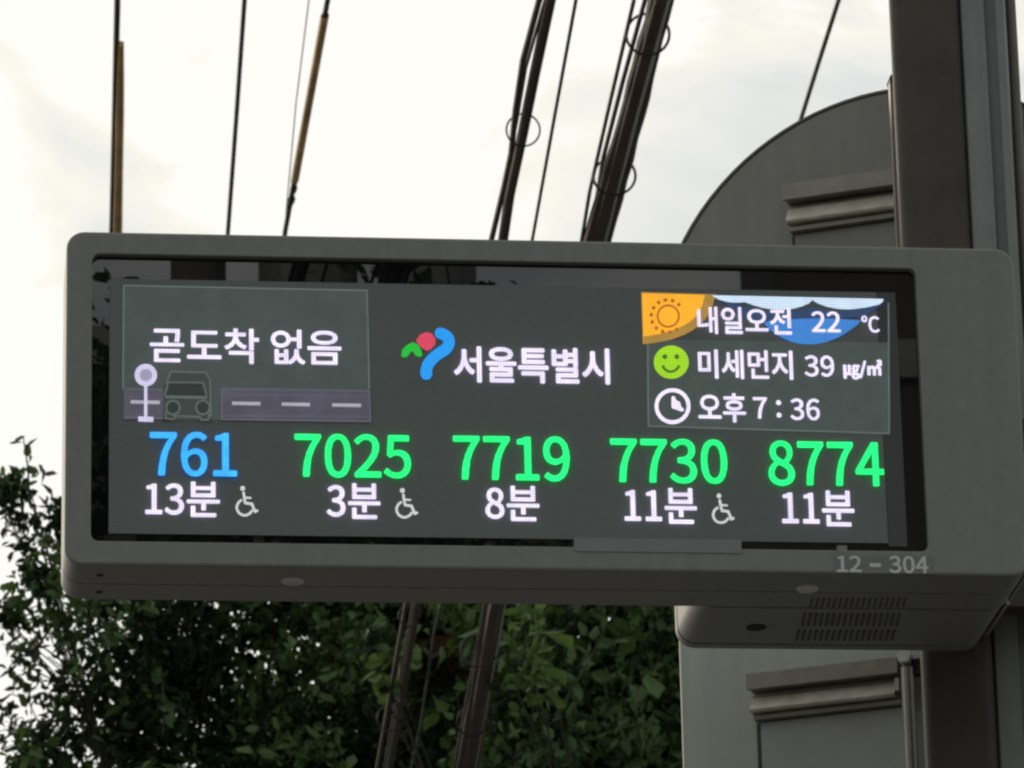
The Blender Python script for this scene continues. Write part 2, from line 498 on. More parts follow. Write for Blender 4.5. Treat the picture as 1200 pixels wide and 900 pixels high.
def text(body, box, material, parent, name, yplane, bold=0.02):
    """lettering fitted into a rectangle of the display face"""
    x0, x1, y0, y1 = box
    xc, yc = (x0 + x1) / 2, (y0 + y1) / 2
    u0, u1 = at(x0, yc, yplane)[0], at(x1, yc, yplane)[0]
    w0, w1 = at(xc, y1, yplane)[2], at(xc, y0, yplane)[2]
    cu = bpy.data.curves.new('lettering', 'FONT')
    cu.body = body
    if FONT: cu.font = FONT
    cu.size = 1.0; cu.resolution_u = 5
    cu.extrude = 0.0
    o = bpy.data.objects.new('lettering', cu)
    COL.objects.link(o)
    dg = bpy.context.evaluated_depsgraph_get()
    me0 = bpy.data.meshes.new_from_object(o.evaluated_get(dg))
    n = len(me0.vertices)
    co = np.empty(n * 3); me0.vertices.foreach_get('co', co); co = co.reshape(-1, 3)
    faces = [tuple(p.vertices) for p in me0.polygons]
    mn, mxx = co.min(0), co.max(0)
    X = u0 + (co[:, 0] - mn[0]) / (mxx[0] - mn[0]) * (u1 - u0)
    Z = w0 + (co[:, 1] - mn[1]) / (mxx[1] - mn[1]) * (w1 - w0)
    # heavier strokes: the same outline laid down again, shifted by a fraction of the stroke
    du = bold * (w1 - w0); mb = MB()
    X = u0 + du + (X - u0) * (u1 - u0 - 2 * du) / (u1 - u0)
    Z = w0 + du + (Z - w0) * (w1 - w0 - 2 * du) / (w1 - w0)
    for k in range(9):
        a = 2 * math.pi * k / 8
        dx, dz = (du * math.cos(a), du * math.sin(a)) if k < 8 else (0, 0)
        mb.add([(x + dx, yplane - .00002 * k, z + dz) for x, z in zip(X, Z)], faces)
    COL.objects.unlink(o); bpy.data.objects.remove(o); bpy.data.curves.remove(cu); bpy.data.meshes.remove(me0)
    return mb.build(name, material, parent)

for body, box in (('12', (979.5, 1008.5, 651.5, 671)), ('-', (1018, 1031, 660.5, 665)), ('304', (1040.5, 1087, 652, 672.5))):
    text(body, box, 'label_txt', label_plate, 'number_lettering', YF - .0008, 0.032)

# ---- flat pictures on the display face: stacked sheets a fraction of a millimetre apart
class Flat:
    def __init__(s, base=0.0004):
        s.mb = MB(); s.k = base
    def poly(s, pts, mi=0):
        s.k += .00003
        s.mb.add([tuple(at(x, y, YL - s.k)) for x, y in pts], [tuple(range(len(pts)))], mi); return s
    def disc(s, cx, cy, r, mi=0, n=28, ry=None):
        ry = ry or r
        return s.poly([(cx + r * math.cos(2 * math.pi * i / n), cy + ry * math.sin(2 * math.pi * i / n)) for i in range(n)], mi)
    def ring(s, cx, cy, r, w, mi=0, a0=0, a1=360, n=36):
        s.k += .00003
        v, f = [], []
        for i in range(n + 1):
            a = math.radians(a0 + (a1 - a0) * i / n)
            for q in (r - w / 2, r + w / 2): v.append(tuple(at(cx + q * math.cos(a), cy + q * math.sin(a), YL - s.k)))
        for i in range(n): f.append((2 * i, 2 * i + 1, 2 * i + 3, 2 * i + 2))
        s.mb.add(v, f, mi); return s
    def line(s, x0, y0, x1, y1, w, mi=0):
        dx, dy = x1 - x0, y1 - y0; d = math.hypot(dx, dy); nx, ny = -dy / d * w / 2, dx / d * w / 2
        return s.poly([(x0 + nx, y0 + ny), (x1 + nx, y1 + ny), (x1 - nx, y1 - ny), (x0 - nx, y0 - ny)], mi)
    def stroke(s, pts, w, mi=0, caps=True):
        for a, c in zip(pts[:-1], pts[1:]): s.line(*a, *c, w, mi)
        for p in (pts if caps else pts[1:-1]): s.disc(p[0], p[1], w / 2, mi, 14)
        return s
    def build(s, name, mats, label=None): return s.mb.build(name, mats, screen, label=label)

def bez(p0, p1, p2, n=10):
    return [((1 - t) ** 2 * p0[0] + 2 * t * (1 - t) * p1[0] + t * t * p2[0], (1 - t) ** 2 * p0[1] + 2 * t * (1 - t) * p1[1] + t * t * p2[1]) for t in [i / n for i in range(n + 1)]]

# arrival box with road, stop sign and bus
f = Flat()
f.poly([(144, 335), (429, 341), (432, 493), (143, 492)], 0)
f.stroke([(143, 456), (144, 335), (429, 341), (431.5, 456)], 1.8, 1)
f.build('arrival_box', ['l_box', 'l_boxline'])
f = Flat(.0010)
f.poly([(144, 458), (190, 458), (190, 492), (144, 492)], 0)
f.poly([(258, 456), (431, 458), (432.5, 494), (258, 492)], 0)
for pts in ([(146, 456), (188, 457)], [(145, 489), (190, 491)], [(260, 456), (431.5, 458.5), (433, 494.5), (259, 492), (259, 457)]): f.stroke(pts, 2.0, 1)
f.stroke([(265, 463), (429, 465)], 1.2, 1); f.stroke([(265, 487.5), (428, 489)], 1.6, 1)
for (xa, ya, xb, yb_) in ((152, 471.4, 186, 472), (271, 473, 304, 473.6), (329, 474, 362, 474.6), (388, 475, 422, 475.6)): f.line(xa, ya, xb, yb_, 4.2, 2)
f.build('road_strip', ['l_road', 'l_roadline', 'l_dash'])
f = Flat(.0018)
f.poly([(190, 492), (191, 452), (197, 438), (204, 434), (238, 435), (246, 442), (248, 491), (240, 493), (238, 489), (204, 488), (200, 492)], 0)
f.poly([(194, 464), (197, 450), (236, 450), (240, 464)], 2)
f.stroke([(194, 449), (199, 436), (240, 437), (245, 445), (246, 488)], 2.2, 1)
f.stroke([(192, 464), (196, 448.5), (237, 449), (241, 464)], 2.0, 1)
f.stroke([(194, 465.5), (240, 466.5)], 3.6, 1)
for cx in (201.5, 236.5): f.disc(cx, 478, 6.5, 2); f.ring(cx, 478, 8, 2.4, 1)
f.stroke([(193, 484), (193, 491), (202, 492), (204, 488), (233, 489), (235, 492.5), (243, 492.5), (244, 486)], 2.2, 1)
f.build('bus_picture', ['l_bus', 'l_busline', 'l_busglass'])
f = Flat(.0028)
f.line(169.7, 450, 169.7, 491, 3.8, 0); f.poly([(161, 488.5), (178.5, 489), (178.5, 495), (161, 494.5)], 0)
f.disc(169.7, 440, 13.2, 0); f.disc(169.9, 440, 7.2, 1)
f.build('stop_picture', ['l_lilac', 'l_lilac2'])
# city emblem
f = Flat()
f.poly([(498.5, 389.5), (505, 391.5), (509.5, 398), (509, 404.5), (503, 410.5), (498.5, 411.5), (491, 406.5), (486.5, 399.5), (490.5, 393)], 0)
f.poly([(469, 418), (470, 410.5), (475.5, 405), (482.5, 401.5), (488, 403.5), (491.5, 409), (494, 416.5), (491, 419), (486, 417.5), (483.5, 413), (480.5, 412.5), (476.5, 418.5), (471.5, 419.5)], 1)
pts = bez((515, 391), (532, 397), (521, 410), 8) + bez((521, 410), (496, 424), (498.5, 439), 9)[1:]
f.stroke(pts, 13.5, 2); f.disc(512.8, 388.2, 2.0, 2)
f.build('city_emblem', ['l_red', 'l_lgreen', 'l_lblue'])
# weather panel
f = Flat()
f.poly([(757, 398), (1040, 402), (1041, 509), (758, 501)], 0)
f.stroke([(758, 398), (758.5, 500), (1041, 508.5), (1040, 356)], 2.0, 1)
f.build('weather_box', ['l_box', 'l_boxline'])
f = Flat(.0009)
f.poly([(750, 343), (838, 345.5)] + bez((836, 352), (826, 398), (752, 404), 10) , 1)
f.poly([(751.5, 344), (825, 346)] + bez((822, 358), (812, 388), (753, 395), 10), 0)
f.ring(782, 371, 12.5, 2.2, 2)
for k in range(11):
    a = math.radians(55 + k * 26)
    f.disc(781 + 19 * math.cos(a), 371 + 19 * math.sin(a), 2.3, 2, 8)
f.build('sun_picture', ['l_orange', 'l_amber', 'l_orange2'])
f = Flat(.0009)
f.poly([(842, 352)] + bez((868, 358), (905, 372), (952, 360), 8) + bez((952, 360), (980, 372), (1034, 356), 8) + [(1012, 372), (896, 378), (870, 372)], 2)
f.poly([(894, 379)] + bez((900, 377), (950, 371), (1008, 376), 8) + bez((1004, 381), (975, 405), (946, 404), 8) + bez((946, 404), (918, 404), (894, 381), 8)[1:-1], 1)
f.poly([(833, 346.5), (1034, 351), (1034, 353.5)] + bez((1030, 357), (985, 370), (955, 355), 9) + [(951, 352)] + bez((947, 356), (915, 372), (873, 355), 9) + bez((872, 354.5), (850, 357), (836, 349), 6), 0)
f.build('cloud_picture', ['l_cloud', 'l_skyblue', 'l_navy'])
f = Flat(.0009)
f.disc(785.5, 425, 20.5, 0, 36, 19.5); f.disc(778, 418.5, 3, 1, 12); f.disc(792, 418.5, 3, 1, 12); f.ring(785, 426, 10, 3, 1, 15, 165, 16)
f.build('smiley_picture', ['l_lime', 'l_limedk'])
f = Flat(.0009)
f.ring(787, 476.5, 18.8, 4.6, 0, 0, 360, 44); f.stroke([(788, 467), (788, 477), (798, 480.5)], 4.6, 0)
f.poly([(788, 467), (796, 472), (798, 480), (788, 477)], 0)
f.build('clock_picture', ['l_white'])
for (dx, dy) in ((0, 0), (187.2, 2.4), (558.2, 8.8)):
    f = Flat()
    f.disc(283.2 + dx, 572.8 + dy, 2.9, 0, 14)
    f.stroke([(284.2 + dx, 578 + dy), (286.4 + dx, 590 + dy), (294 + dx, 591 + dy), (297.6 + dx, 600 + dy), (300 + dx, 599 + dy)], 3.2, 0)
    f.stroke([(285.6 + dx, 583.5 + dy), (292.5 + dx, 584 + dy)], 2.4, 0)
    f.ring(285.6 + dx, 595 + dy, 9.2, 3.0, 0, 20, 250, 24)
    f.build('wheelchair_sign', ['l_icon'])
YT = YL - .0042
def led_text(body, box, m, name, bold=0.018): return text(body, box, m, screen, name, YT, bold)
led_text('곧도착 없음', (174.5, 399, 385.5, 427), 'l_white', 'arrival_lettering')
led_text('서울특별시', (530.5, 713.5, 407.5, 450), 'l_white', 'city_lettering', 0.026)
for body, box in (('내일오전', (816, 926.5, 360.5, 392.5)), ('22', (950, 984, 365.5, 390)), ('℃', (1008.5, 1029.5, 370.5, 390.5)),
                  ('미세먼지', (817, 928, 410.5, 445)), ('39', (941.5, 976.5, 417, 442)), ('㎍/㎥', (987, 1033, 421.5, 445.5)),
                  ('오후', (817, 873, 461, 495.5)), ('7', (881.5, 898, 466, 491)), (':', (908.5, 914.5, 469.5, 490)), ('36', (925, 959.5, 467.5, 493))):
    led_text(body, box, 'l_white', 'weather_lettering', 0.04 if body == '㎍/㎥' else 0.022)
for body, box, m in (('761', (174.5, 276.5, 506.5, 559), 'l_blue'), ('7025', (344, 480.5, 509, 560.5), 'l_green'), ('7719', (530, 666.5, 511, 564), 'l_green'),
                     ('7730', (714.5, 851, 514.5, 567), 'l_green'), ('8774', (899, 1034.5, 517.5, 570.5), 'l_green')):
    led_text(body, box, m, 'route_number', 0.018)
for body, box in (('13분', (169, 256.5, 564.5, 606)), ('3분', (381.5, 444.5, 566.5, 608.5)), ('8분', (567.5, 631, 569.5, 611)),
                  ('11분', (730.5, 815.5, 572, 614)), ('11분', (915, 1000, 575, 617))):
    led_text(body, box, 'l_white', 'arrival_minutes', 0.020)

# ------------------------------------------------------------------ pole that carries display and signs
PY = 6.615
pole = empty('sign_pole', (1.375, PY, 0.13), 'thick dark brown pole with grey ribbed side profile behind the display', 'pole')
PA = math.radians(-13)
def turn(x, y):
    dx, dy = x - 1.375, y - 6.53
    return (1.353 + dx * math.cos(PA) - dy * math.sin(PA), 6.53 + dx * math.sin(PA) + dy * math.cos(PA))
def prism(pts, z0, z1, mb=None):
    pts = [turn(x, y) for x, y in pts]
    mb = mb or MB()
    return mb.loft([[(x, y, z0) for x, y in pts], [(x, y, z1) for x, y in pts]])
def crect(x0, x1, y0, y1, c=.006):
    return [(x0 + c, y0), (x1 - c, y0), (x1, y0 + c), (x1, y1 - c), (x1 - c, y1), (x0 + c, y1), (x0, y1 - c), (x0, y0 + c)]
sh = [(x, y + 6.525) for x, _, y in rrect(1.292, 1.3880, 0, .175, .016, 0, 7)]
prism(sh, .13, 5.6).build('shaft', 'pole_brown', pole, True)
gp = [(1.3885, 6.536), (1.391, 6.5315), (1.421, 6.5275), (1.4215, 6.540), (1.436, 6.540), (1.4365, 6.531), (1.447, 6.531), (1.449, 6.540), (1.449, 6.69), (1.3885, 6.69)]
prism(gp, .13, 5.6).build('side_profile', 'pole_grey', pole)
rr = [(1.4495 + .0075 + .0072 * math.cos(2 * math.pi * k / 14), 6.560 + .0072 * math.sin(2 * math.pi * k / 14)) for k in range(14)]
prism(rr, .13, 5.6).build('edge_bead', mat('bead_brown', (0.14, 0.12, 0.095), 0.5, 0.1, 0.15, 10), pole, True)
prism(crect(1.20, 1.55, 6.44, 6.79, .01), .131, .155).build('base_plate', 'pole_grey', pole)
zb_ = at(1190, 721, 6.5)[2]
b = MB(); b.box(1.352, 1.62, 6.462, 6.500, zb_, zb_ + .20)
b.build('display_mount', 'pole_brown', pole)
b = MB(); b.box(1.283, 1.47, 6.497, 6.712, zb_ + .23, zb_ + .27)
b.build('mount_clamp', 'pole_brown', pole)

# ------------------------------------------------------------------ round stop sign and panel, seen from behind
TH = math.radians(-25)                          # turned so that the left side lies farther back
rotp = Matrix.Rotation(TH, 3, 'Z')
def local(org):
    def T(u, d, w):                             # u along the plate, d towards the viewer, w up
        return tuple(Vector(org) + rotp @ Vector((u, -d, w)))
    return T
DY = 6.80
dc = at(1078, 409, DY)
dorg = Vector((dc[0], DY, dc[2]))
dorg = dorg + rotp @ Vector((-.019, 0, .0237))
T = local(dorg)
DR = 0.363
dsc = empty('round_stop_sign', (1.36, DY, dorg.z), 'large round sign plate seen from its plain grey back, on the pole above the display', 'sign')
b = MB(); n = 96
circ = lambda r, d: [T(r * math.cos(2 * math.pi * k / n), d, r * math.sin(2 * math.pi * k / n)) for k in range(n)]
b.loft([circ(DR - .002, -.006), circ(DR, -.004), circ(DR, .004), circ(DR - .002, .006), circ(DR - .010, .0062)], True, True)
b.build('plate', 'disc', dsc, True)
b = MB()
b.loft([circ(DR + .0005, -.009), circ(DR + .004, -.009), circ(DR + .004, .0075), circ(DR + .0005, .0075)], False, False)
b.build('rim', mat('rim_grey', (0.145, 0.14, 0.125), 0.45, 0.3, 0.1, 12), dsc, True)

def channel(parent, T, u0, u1, w0, w1, name='bracket_channel'):
    """rail with a lip above, a round-nosed bar and a shadow gap"""
    h = w1 - w0
    b = MB()
    def bar(ua, ub, da, db, wa, wb):
        nonlocal b
        v = [T(u, d, w) for u in (ua, ub) for d in (da, db) for w in (wa, wb)]
        b.add(v, [(0, 1, 3, 2), (4, 6, 7, 5), (0, 4, 5, 1), (2, 3, 7, 6), (0, 2, 6, 4), (1, 5, 7, 3)])
    bar(u0, u1, .0063, .030, w0 + .68 * h, w1)          # upper flange
    bar(u0 - .002, u1, .0302, .036, w0 + .66 * h, w1 + .003)
    bar(u0, u1, .0063, .014, w0 + .05 * h, w0 + .60 * h)
    bar(u0 + .003, u1, .0063, .024, w0 - .06 * h, w0 + .045 * h)
    o = b.build(name, 'alu', parent)
    b = MB()
    ua, ub, wa, wb = u0 + .001, u1 - .006, w0 + .10 * h, w0 + .50 * h
    lp = [(.0142, wa), (.033, wa), (.035, wa + .003), (.021, wb), (.0142, wb)]
    b.loft([[T(ua, d, w) for d, w in lp], [T(ub, d, w) for d, w in lp]])
    bar(ub + .0005, ub + .006, .0142, .031, wa + .35 * (wb - wa), wb + .003)
    b.build('bracket_bar', 'bar_lit', parent)  # leaning face and paler colour make this bar look better lit
    return o
def plate_uv(px, py, org):
    """plate coordinates of a sight line"""
    d = Vector(ray(px, py)); o = Vector(EYE)
    nrm_ = rotp @ Vector((0, -1, 0))
    t = (Vector(org) - o).dot(nrm_) / d.dot(nrm_)
    p = rotp.transposed() @ (o + d * t - Vector(org))
    return p.x, p.z
u0, w1 = plate_uv(920, 221, dorg); _, w0 = plate_uv(922, 268, dorg); u1, _ = plate_uv(1052, 225, dorg)
channel(dsc, T, u0 + .006, u1 + .06, w0 - .011, w1 - .011)
def pbox(parent, T, u0, u1, d0, d1, w0, w1, name, m):
    b = MB()
    v = [T(u, d, w) for u in (u0, u1) for d in (d0, d1) for w in (w0, w1)]
    b.add(v, [(0, 1, 3, 2), (4, 6, 7, 5), (0, 4, 5, 1), (2, 3, 7, 6), (0, 2, 6, 4), (1, 5, 7, 3)])
    return b.build(name, m, parent)
pbox(dsc, T, u0 + .014, u1 + .05, .0064, .013, w0 - .30, w0 - .017, 'backing_plate', 'disc')
pbox(dsc, T, u0 + .0085, u0 + .0135, .0064, .0105, w0 - .30, w0 - .017, 'shadow_strip', 'shadow_line')  # thin dark bar drawn in for the shadow at the plate edge
# upright flat bar beside the pole
pa, pb_ = at(1043, 92, 6.72), at(1047, 160, 6.72)
b = MB(); b.box(pb_[0] - .0035, pb_[0] + .012, 6.716, 6.730, 4.0, pa[2])
b.build('upright_bar', 'alu', dsc)
b = MB(); b.tube([(pb_[0] + .003, 6.712, pa[2] - .004), (pb_[0] + .003, 6.736, pa[2] - .004)], .0075, 10); b.build('bolt', 'cable_dark', dsc)

# lower panel
u_l, _ = plate_uv(797, 800, dorg)
_, w_t = plate_uv(900, 690, dorg)
pnl = empty('route_panel', (1.36, DY, dorg.z + w_t - 0.9), 'tall rectangular route panel seen from its pale grey back, on the pole below the display', 'sign')
u_r = -u_l + .02
b = MB()
def Lp(x0, x1, z0, z1, r, d): return [T(p[0], d, p[2]) for p in rrect(x0, x1, z0, z1, r, 0, 4)]
z_b = w_t - 0.95
b.loft([Lp(u_l + .002, u_r - .002, z_b, w_t, .008, -.012), Lp(u_l, u_r, z_b, w_t, .010, -.010), Lp(u_l, u_r, z_b, w_t, .010, .004), Lp(u_l + .002, u_r - .002, z_b + .002, w_t - .002, .008, .006)], True, True)
b.build('plate', 'panel', pnl, True)
u0, w1 = plate_uv(878, 792, dorg); _, w0 = plate_uv(880, 838, dorg); u1, _ = plate_uv(1058, 790, dorg)
channel(pnl, T, u0 + .006, u1, w0 - .011, w1 - .011)
pbox(pnl, T, u0 + .016, u1 + .006, .0064, .013, w0 - .5, w0 - .017, 'backing_plate', 'panel_plate')
pbox(pnl, T, u0 + .0095, u0 + .0155, .0064, .0105, w0 - .5, w0 - .017, 'shadow_strip', 'shadow_line')  # same drawn-in shadow line, left edge of the lower plate
# tube with a clamp bolt next to the pole
tu, tw = plate_uv(1069, 800, dorg)
_, tw1 = plate_uv(1066, 772, dorg)
b = MB(); b.tube([T(tu, .030, tw1 - .6), T(tu, .030, tw1 - .022)], .0095, 14); b.build('upright_tube', mat('tube_galvanised', (0.30, 0.285, 0.25), 0.42, 0.55, 0.15, 40), pnl, True)
b = MB(); b.tube([T(tu, .010, tw1 - .008), T(tu, .045, tw1 - .008)], .010, 6); b.build('bolt', 'steel', pnl)
b = MB(); b.box(-.004, .016, -.005, .012, -.02, .001, 0, rotp, T(tu + .012, .028, tw1 - .012)); b.build('clamp_lug', 'dark', pnl)

# ------------------------------------------------------------------ overhead cables
ZC, ZH = 7.6, 12.0
Y_NEAR, Y_FAR = -12.6, 47.0
rnd = random.Random(5)
def cable_pts(px, z=ZC, n_ext=8):
    pts = [Vector(atz(x, y, z)) for x, y in px]
    pts.sort(key=lambda p: p.y)
    s0 = .030; a, c = pts[0], pts[-1]
    out = []
    for k in range(n_ext):
        Y = Y_NEAR + (a.y - Y_NEAR) * k / n_ext
        out.append(Vector((a.x + s0 * (Y - a.y), Y, z + .30 * ((Y - a.y) / (Y_NEAR - a.y)) ** 2)))
    # smooth in-between samples
    for p, q in zip(pts[:-1], pts[1:]):
        for k in range(6): out.append(p.lerp(q, k / 6))
    out.append(pts[-1])
    for k in range(1, n_ext + 1):
        Y = c.y + (Y_FAR - c.y) * k / n_ext
        out.append(Vector((c.x + s0 * (Y - c.y), Y, z + .25 * ((Y - c.y) / (Y_FAR - c.y)) ** 2)))
    return out
ends = []
def cable(name, px, r, m, label, z=ZC, extra=None):
    pts = cable_pts(px, z)
    root = empty(name, pts[0], label, 'cable', 'overhead cables')
    MB().tube(pts, r, 8).build('conductor', m, root, True)
    ends.append((pts[0], pts[-1]))
    return root
def seg(pa, pb, z, n=5):
    a, c = Vector(atz(*pa, z)), Vector(atz(*pb, z))
    return [a.lerp(c, k / n) for k in range(n + 1)]
def ring_at(parent, x, y, rpx, z=ZC, mw=.0035):
    p = Vector(atz(x, y, z)); rad = rpx * p.y / 5800.0
    MB().torus(p, (rnd.uniform(-.3, .3), 1, rnd.uniform(-.25, .25)), rad, mw * .85, 26, 6).build('ring', 'ring', parent, True)

ca = cable('overhead_cable', [(136.5, 0), (133, 150), (130, 272)], 0.0159, 'cable_dark', 'straight cable with two overlapping ochre guard sleeves above the display corner', ZH)
MB().tube(seg((140.6, 52), (136, 300), ZH - .008, 6), [.016, .021, .024, .024, .025, .027, .027], 8).build('guard_sleeve', 'cable_ochre', ca, True)
MB().tube(seg((133.5, 190), (128.5, 300), ZH + .008, 4), 0.0159, 8).build('guard_sleeve', 'cable_ochre', ca, True)
MB().tube(seg((141.6, 51), (141.4, 56), ZH, 1), 0.0116, 8).build('clip', 'cable_dark', ca, True)
cable('overhead_cable', [(285.5, 0), (276, 136), (266, 272)], 0.0123, 'cable_dark', 'plain thin black cable between the two ochre sleeved cables', ZH)
cc = cable('overhead_cable', [(383, 0), (358, 136), (333, 272)], 0.0140, 'cable_dark', 'leaning cable with a long brown guard sleeve and lumpy splice', ZH)
MB().tube(seg((379.5, 20), (344.5, 212), ZH - .008, 6), 0.0215, 8).build('guard_sleeve', 'cable_ochre', cc, True)
for (x, y, r) in ((344.5, 211, .0115), (343, 222, .0105), (340.5, 235, .011), (379.5, 20, .011)):
    MB().tube(seg((x + .8, y - 3.5), (x - .8, y + 3.5), ZH, 3), [r * 1.5, r * 1.87, r * 1.87, r * 1.5], 8).build('splice_clamp', 'cable_brown', cc, True)
cable('overhead_cable', [(361, 0), (346, 120), (335, 240), (331, 290)], 0.0036, 'wire_pale', 'hair thin pale wire beside the leaning sleeved cable', ZH)
cd = cable('overhead_cable', [(644, 0), (625, 90), (611, 160), (596, 230), (588, 285), (535, 500), (487, 712), (455, 900)], .0165, 'cable_brown', 'brown cable with a second strand bowed away from it and a ring hanger')
MB().tube([p for p in cable_pts([(631, 0), (612, 70), (603, 130), (598, 180), (590, 218), (574, 285), (522, 500), (474, 712), (441, 900)], ZC + .01)], .0095, 8).build('bowed_strand', 'cable_brown', cd, True)
MB().tube([p for p in cable_pts([(638, 0), (615, 80), (604, 145), (578, 270), (531, 480), (482, 712), (449, 900)], ZC + .02)], .0055, 8).build('thin_strand', 'cable_dark', cd, True)
ring_at(cd, 612, 153, 20); ring_at(cd, 455, 842, 14)
ring_at(cd, 478, 722, 12)
cable('overhead_cable', [(674, 0), (649, 136), (623, 280), (508, 740), (492, 850)], .0055, 'cable_dark', 'slim black cable between the ring hung cable and the heavy bundle')
ce_px = [(774, 0), (737, 140), (699, 282), (634, 500), (578, 712), (546, 900)]
ce = cable('cable_bundle', ce_px, .027, 'cable_brown', 'heavy dark brown bundle of cables with wire rings round it')
for (ox, oz, r, ph) in ((9, .012, .019, 0), (-9, .012, .021, 2), (2, .034, .02, 4)):
    MB().tube([p + Vector((.006 * math.sin(.9 * p.y + ph), 0, .006 * math.cos(.9 * p.y + ph))) for p in cable_pts([(x + ox, y) for x, y in ce_px], ZC + oz)], [r * rnd.uniform(.82, 1.14) for _ in cable_pts(ce_px)], 8).build('strand', 'cable_brown', ce, True)
MB().tube(cable_pts([(742, 0), (714, 120), (690, 225), (680, 285), (566, 712), (531, 900)], ZC + .01), .0062, 8).build('messenger_wire', 'cable_dark', ce, True)
MB().tube(cable_pts([(755, 0), (729, 95), (706, 185), (690, 285), (600, 650), (556, 900)], ZC + .03), .0072, 8).build('messenger_wire', 'cable_dark', ce, True)
MB().tube(cable_pts([(783, 0), (742, 150), (708, 285), (590, 712), (556, 900)], ZC - .03), .0032, 6).build('lashing_wire', 'wire_pale', ce, True)
ring_at(ce, 758, 41, 26, mw=.0050); ring_at(ce, 719, 207, 25, mw=.0050); ring_at(ce, 560, 762, 21, mw=.0045); ring_at(ce, 552, 846, 17, mw=.0045)
cable('overhead_cable', [(982, 0), (958, 75), (934.5, 150), (890, 290)], .0123, 'cable_dark', 'single black cable running down behind the round sign plate', ZH)

# concrete utility poles that carry the cables at both ends of the span
def utility_pole(x, y, near, label):
    u = empty('utility_pole', (x, y, 0.0), label, 'utility pole')
    n = 20
    b = MB(); b.loft([[(x + r * math.cos(2 * math.pi * k / n), y + .12 + r * math.sin(2 * math.pi * k / n), z) for k in range(n)] for r, z in ((.19, 0), (.13, 13.0))])
    b.build('shaft', 'concrete_dark', u, True)
    k = 0 if near else 1
    for lo, hi in ((6, 10), (10, 15)):
        grp = [e_[k] for e_ in ends if lo < e_[k].z < hi]
        xs = [p.x for p in grp] + [x]; zc = max(p.z for p in grp)
        b = MB(); b.box(min(xs) - .2, max(xs) + .2, y - .10, y - .03, zc + .05, zc + .13); b.build('crossarm', 'steel', u)
        for p in grp:
            MB().tube([(p.x, y - .06, zc + .049), (p.x, y - .06, p.z - .03)], .03, 10).build('insulator', 'cable_brown', u, True)
    if near:
        for dx in (.55, 1.15):  # unseen cans added so that dark shapes mirror in the bezel glass
            b = MB(); b.loft([[(x + dx + r * math.cos(2 * math.pi * k / n), y + .15 + r * math.sin(2 * math.pi * k / n), z) for k in range(n)] for r, z in ((.20, 9.6), (.25, 9.65), (.25, 11.2), (.18, 11.3))])
            b.build('added_transformer', 'pole_grey', u, True)
        b = MB(); b.box(x - .2, x + 1.5, y - .04, y + .06, 9.48, 9.585); b.build('added_transformer_beam', 'steel', u)
    return u
utility_pole(1.25, Y_NEAR, True, 'concrete utility pole with added unseen transformers at the near end of the cables')
utility_pole(2.4, Y_FAR, False, 'concrete utility pole with two crossarms and no transformers, beyond the trees')

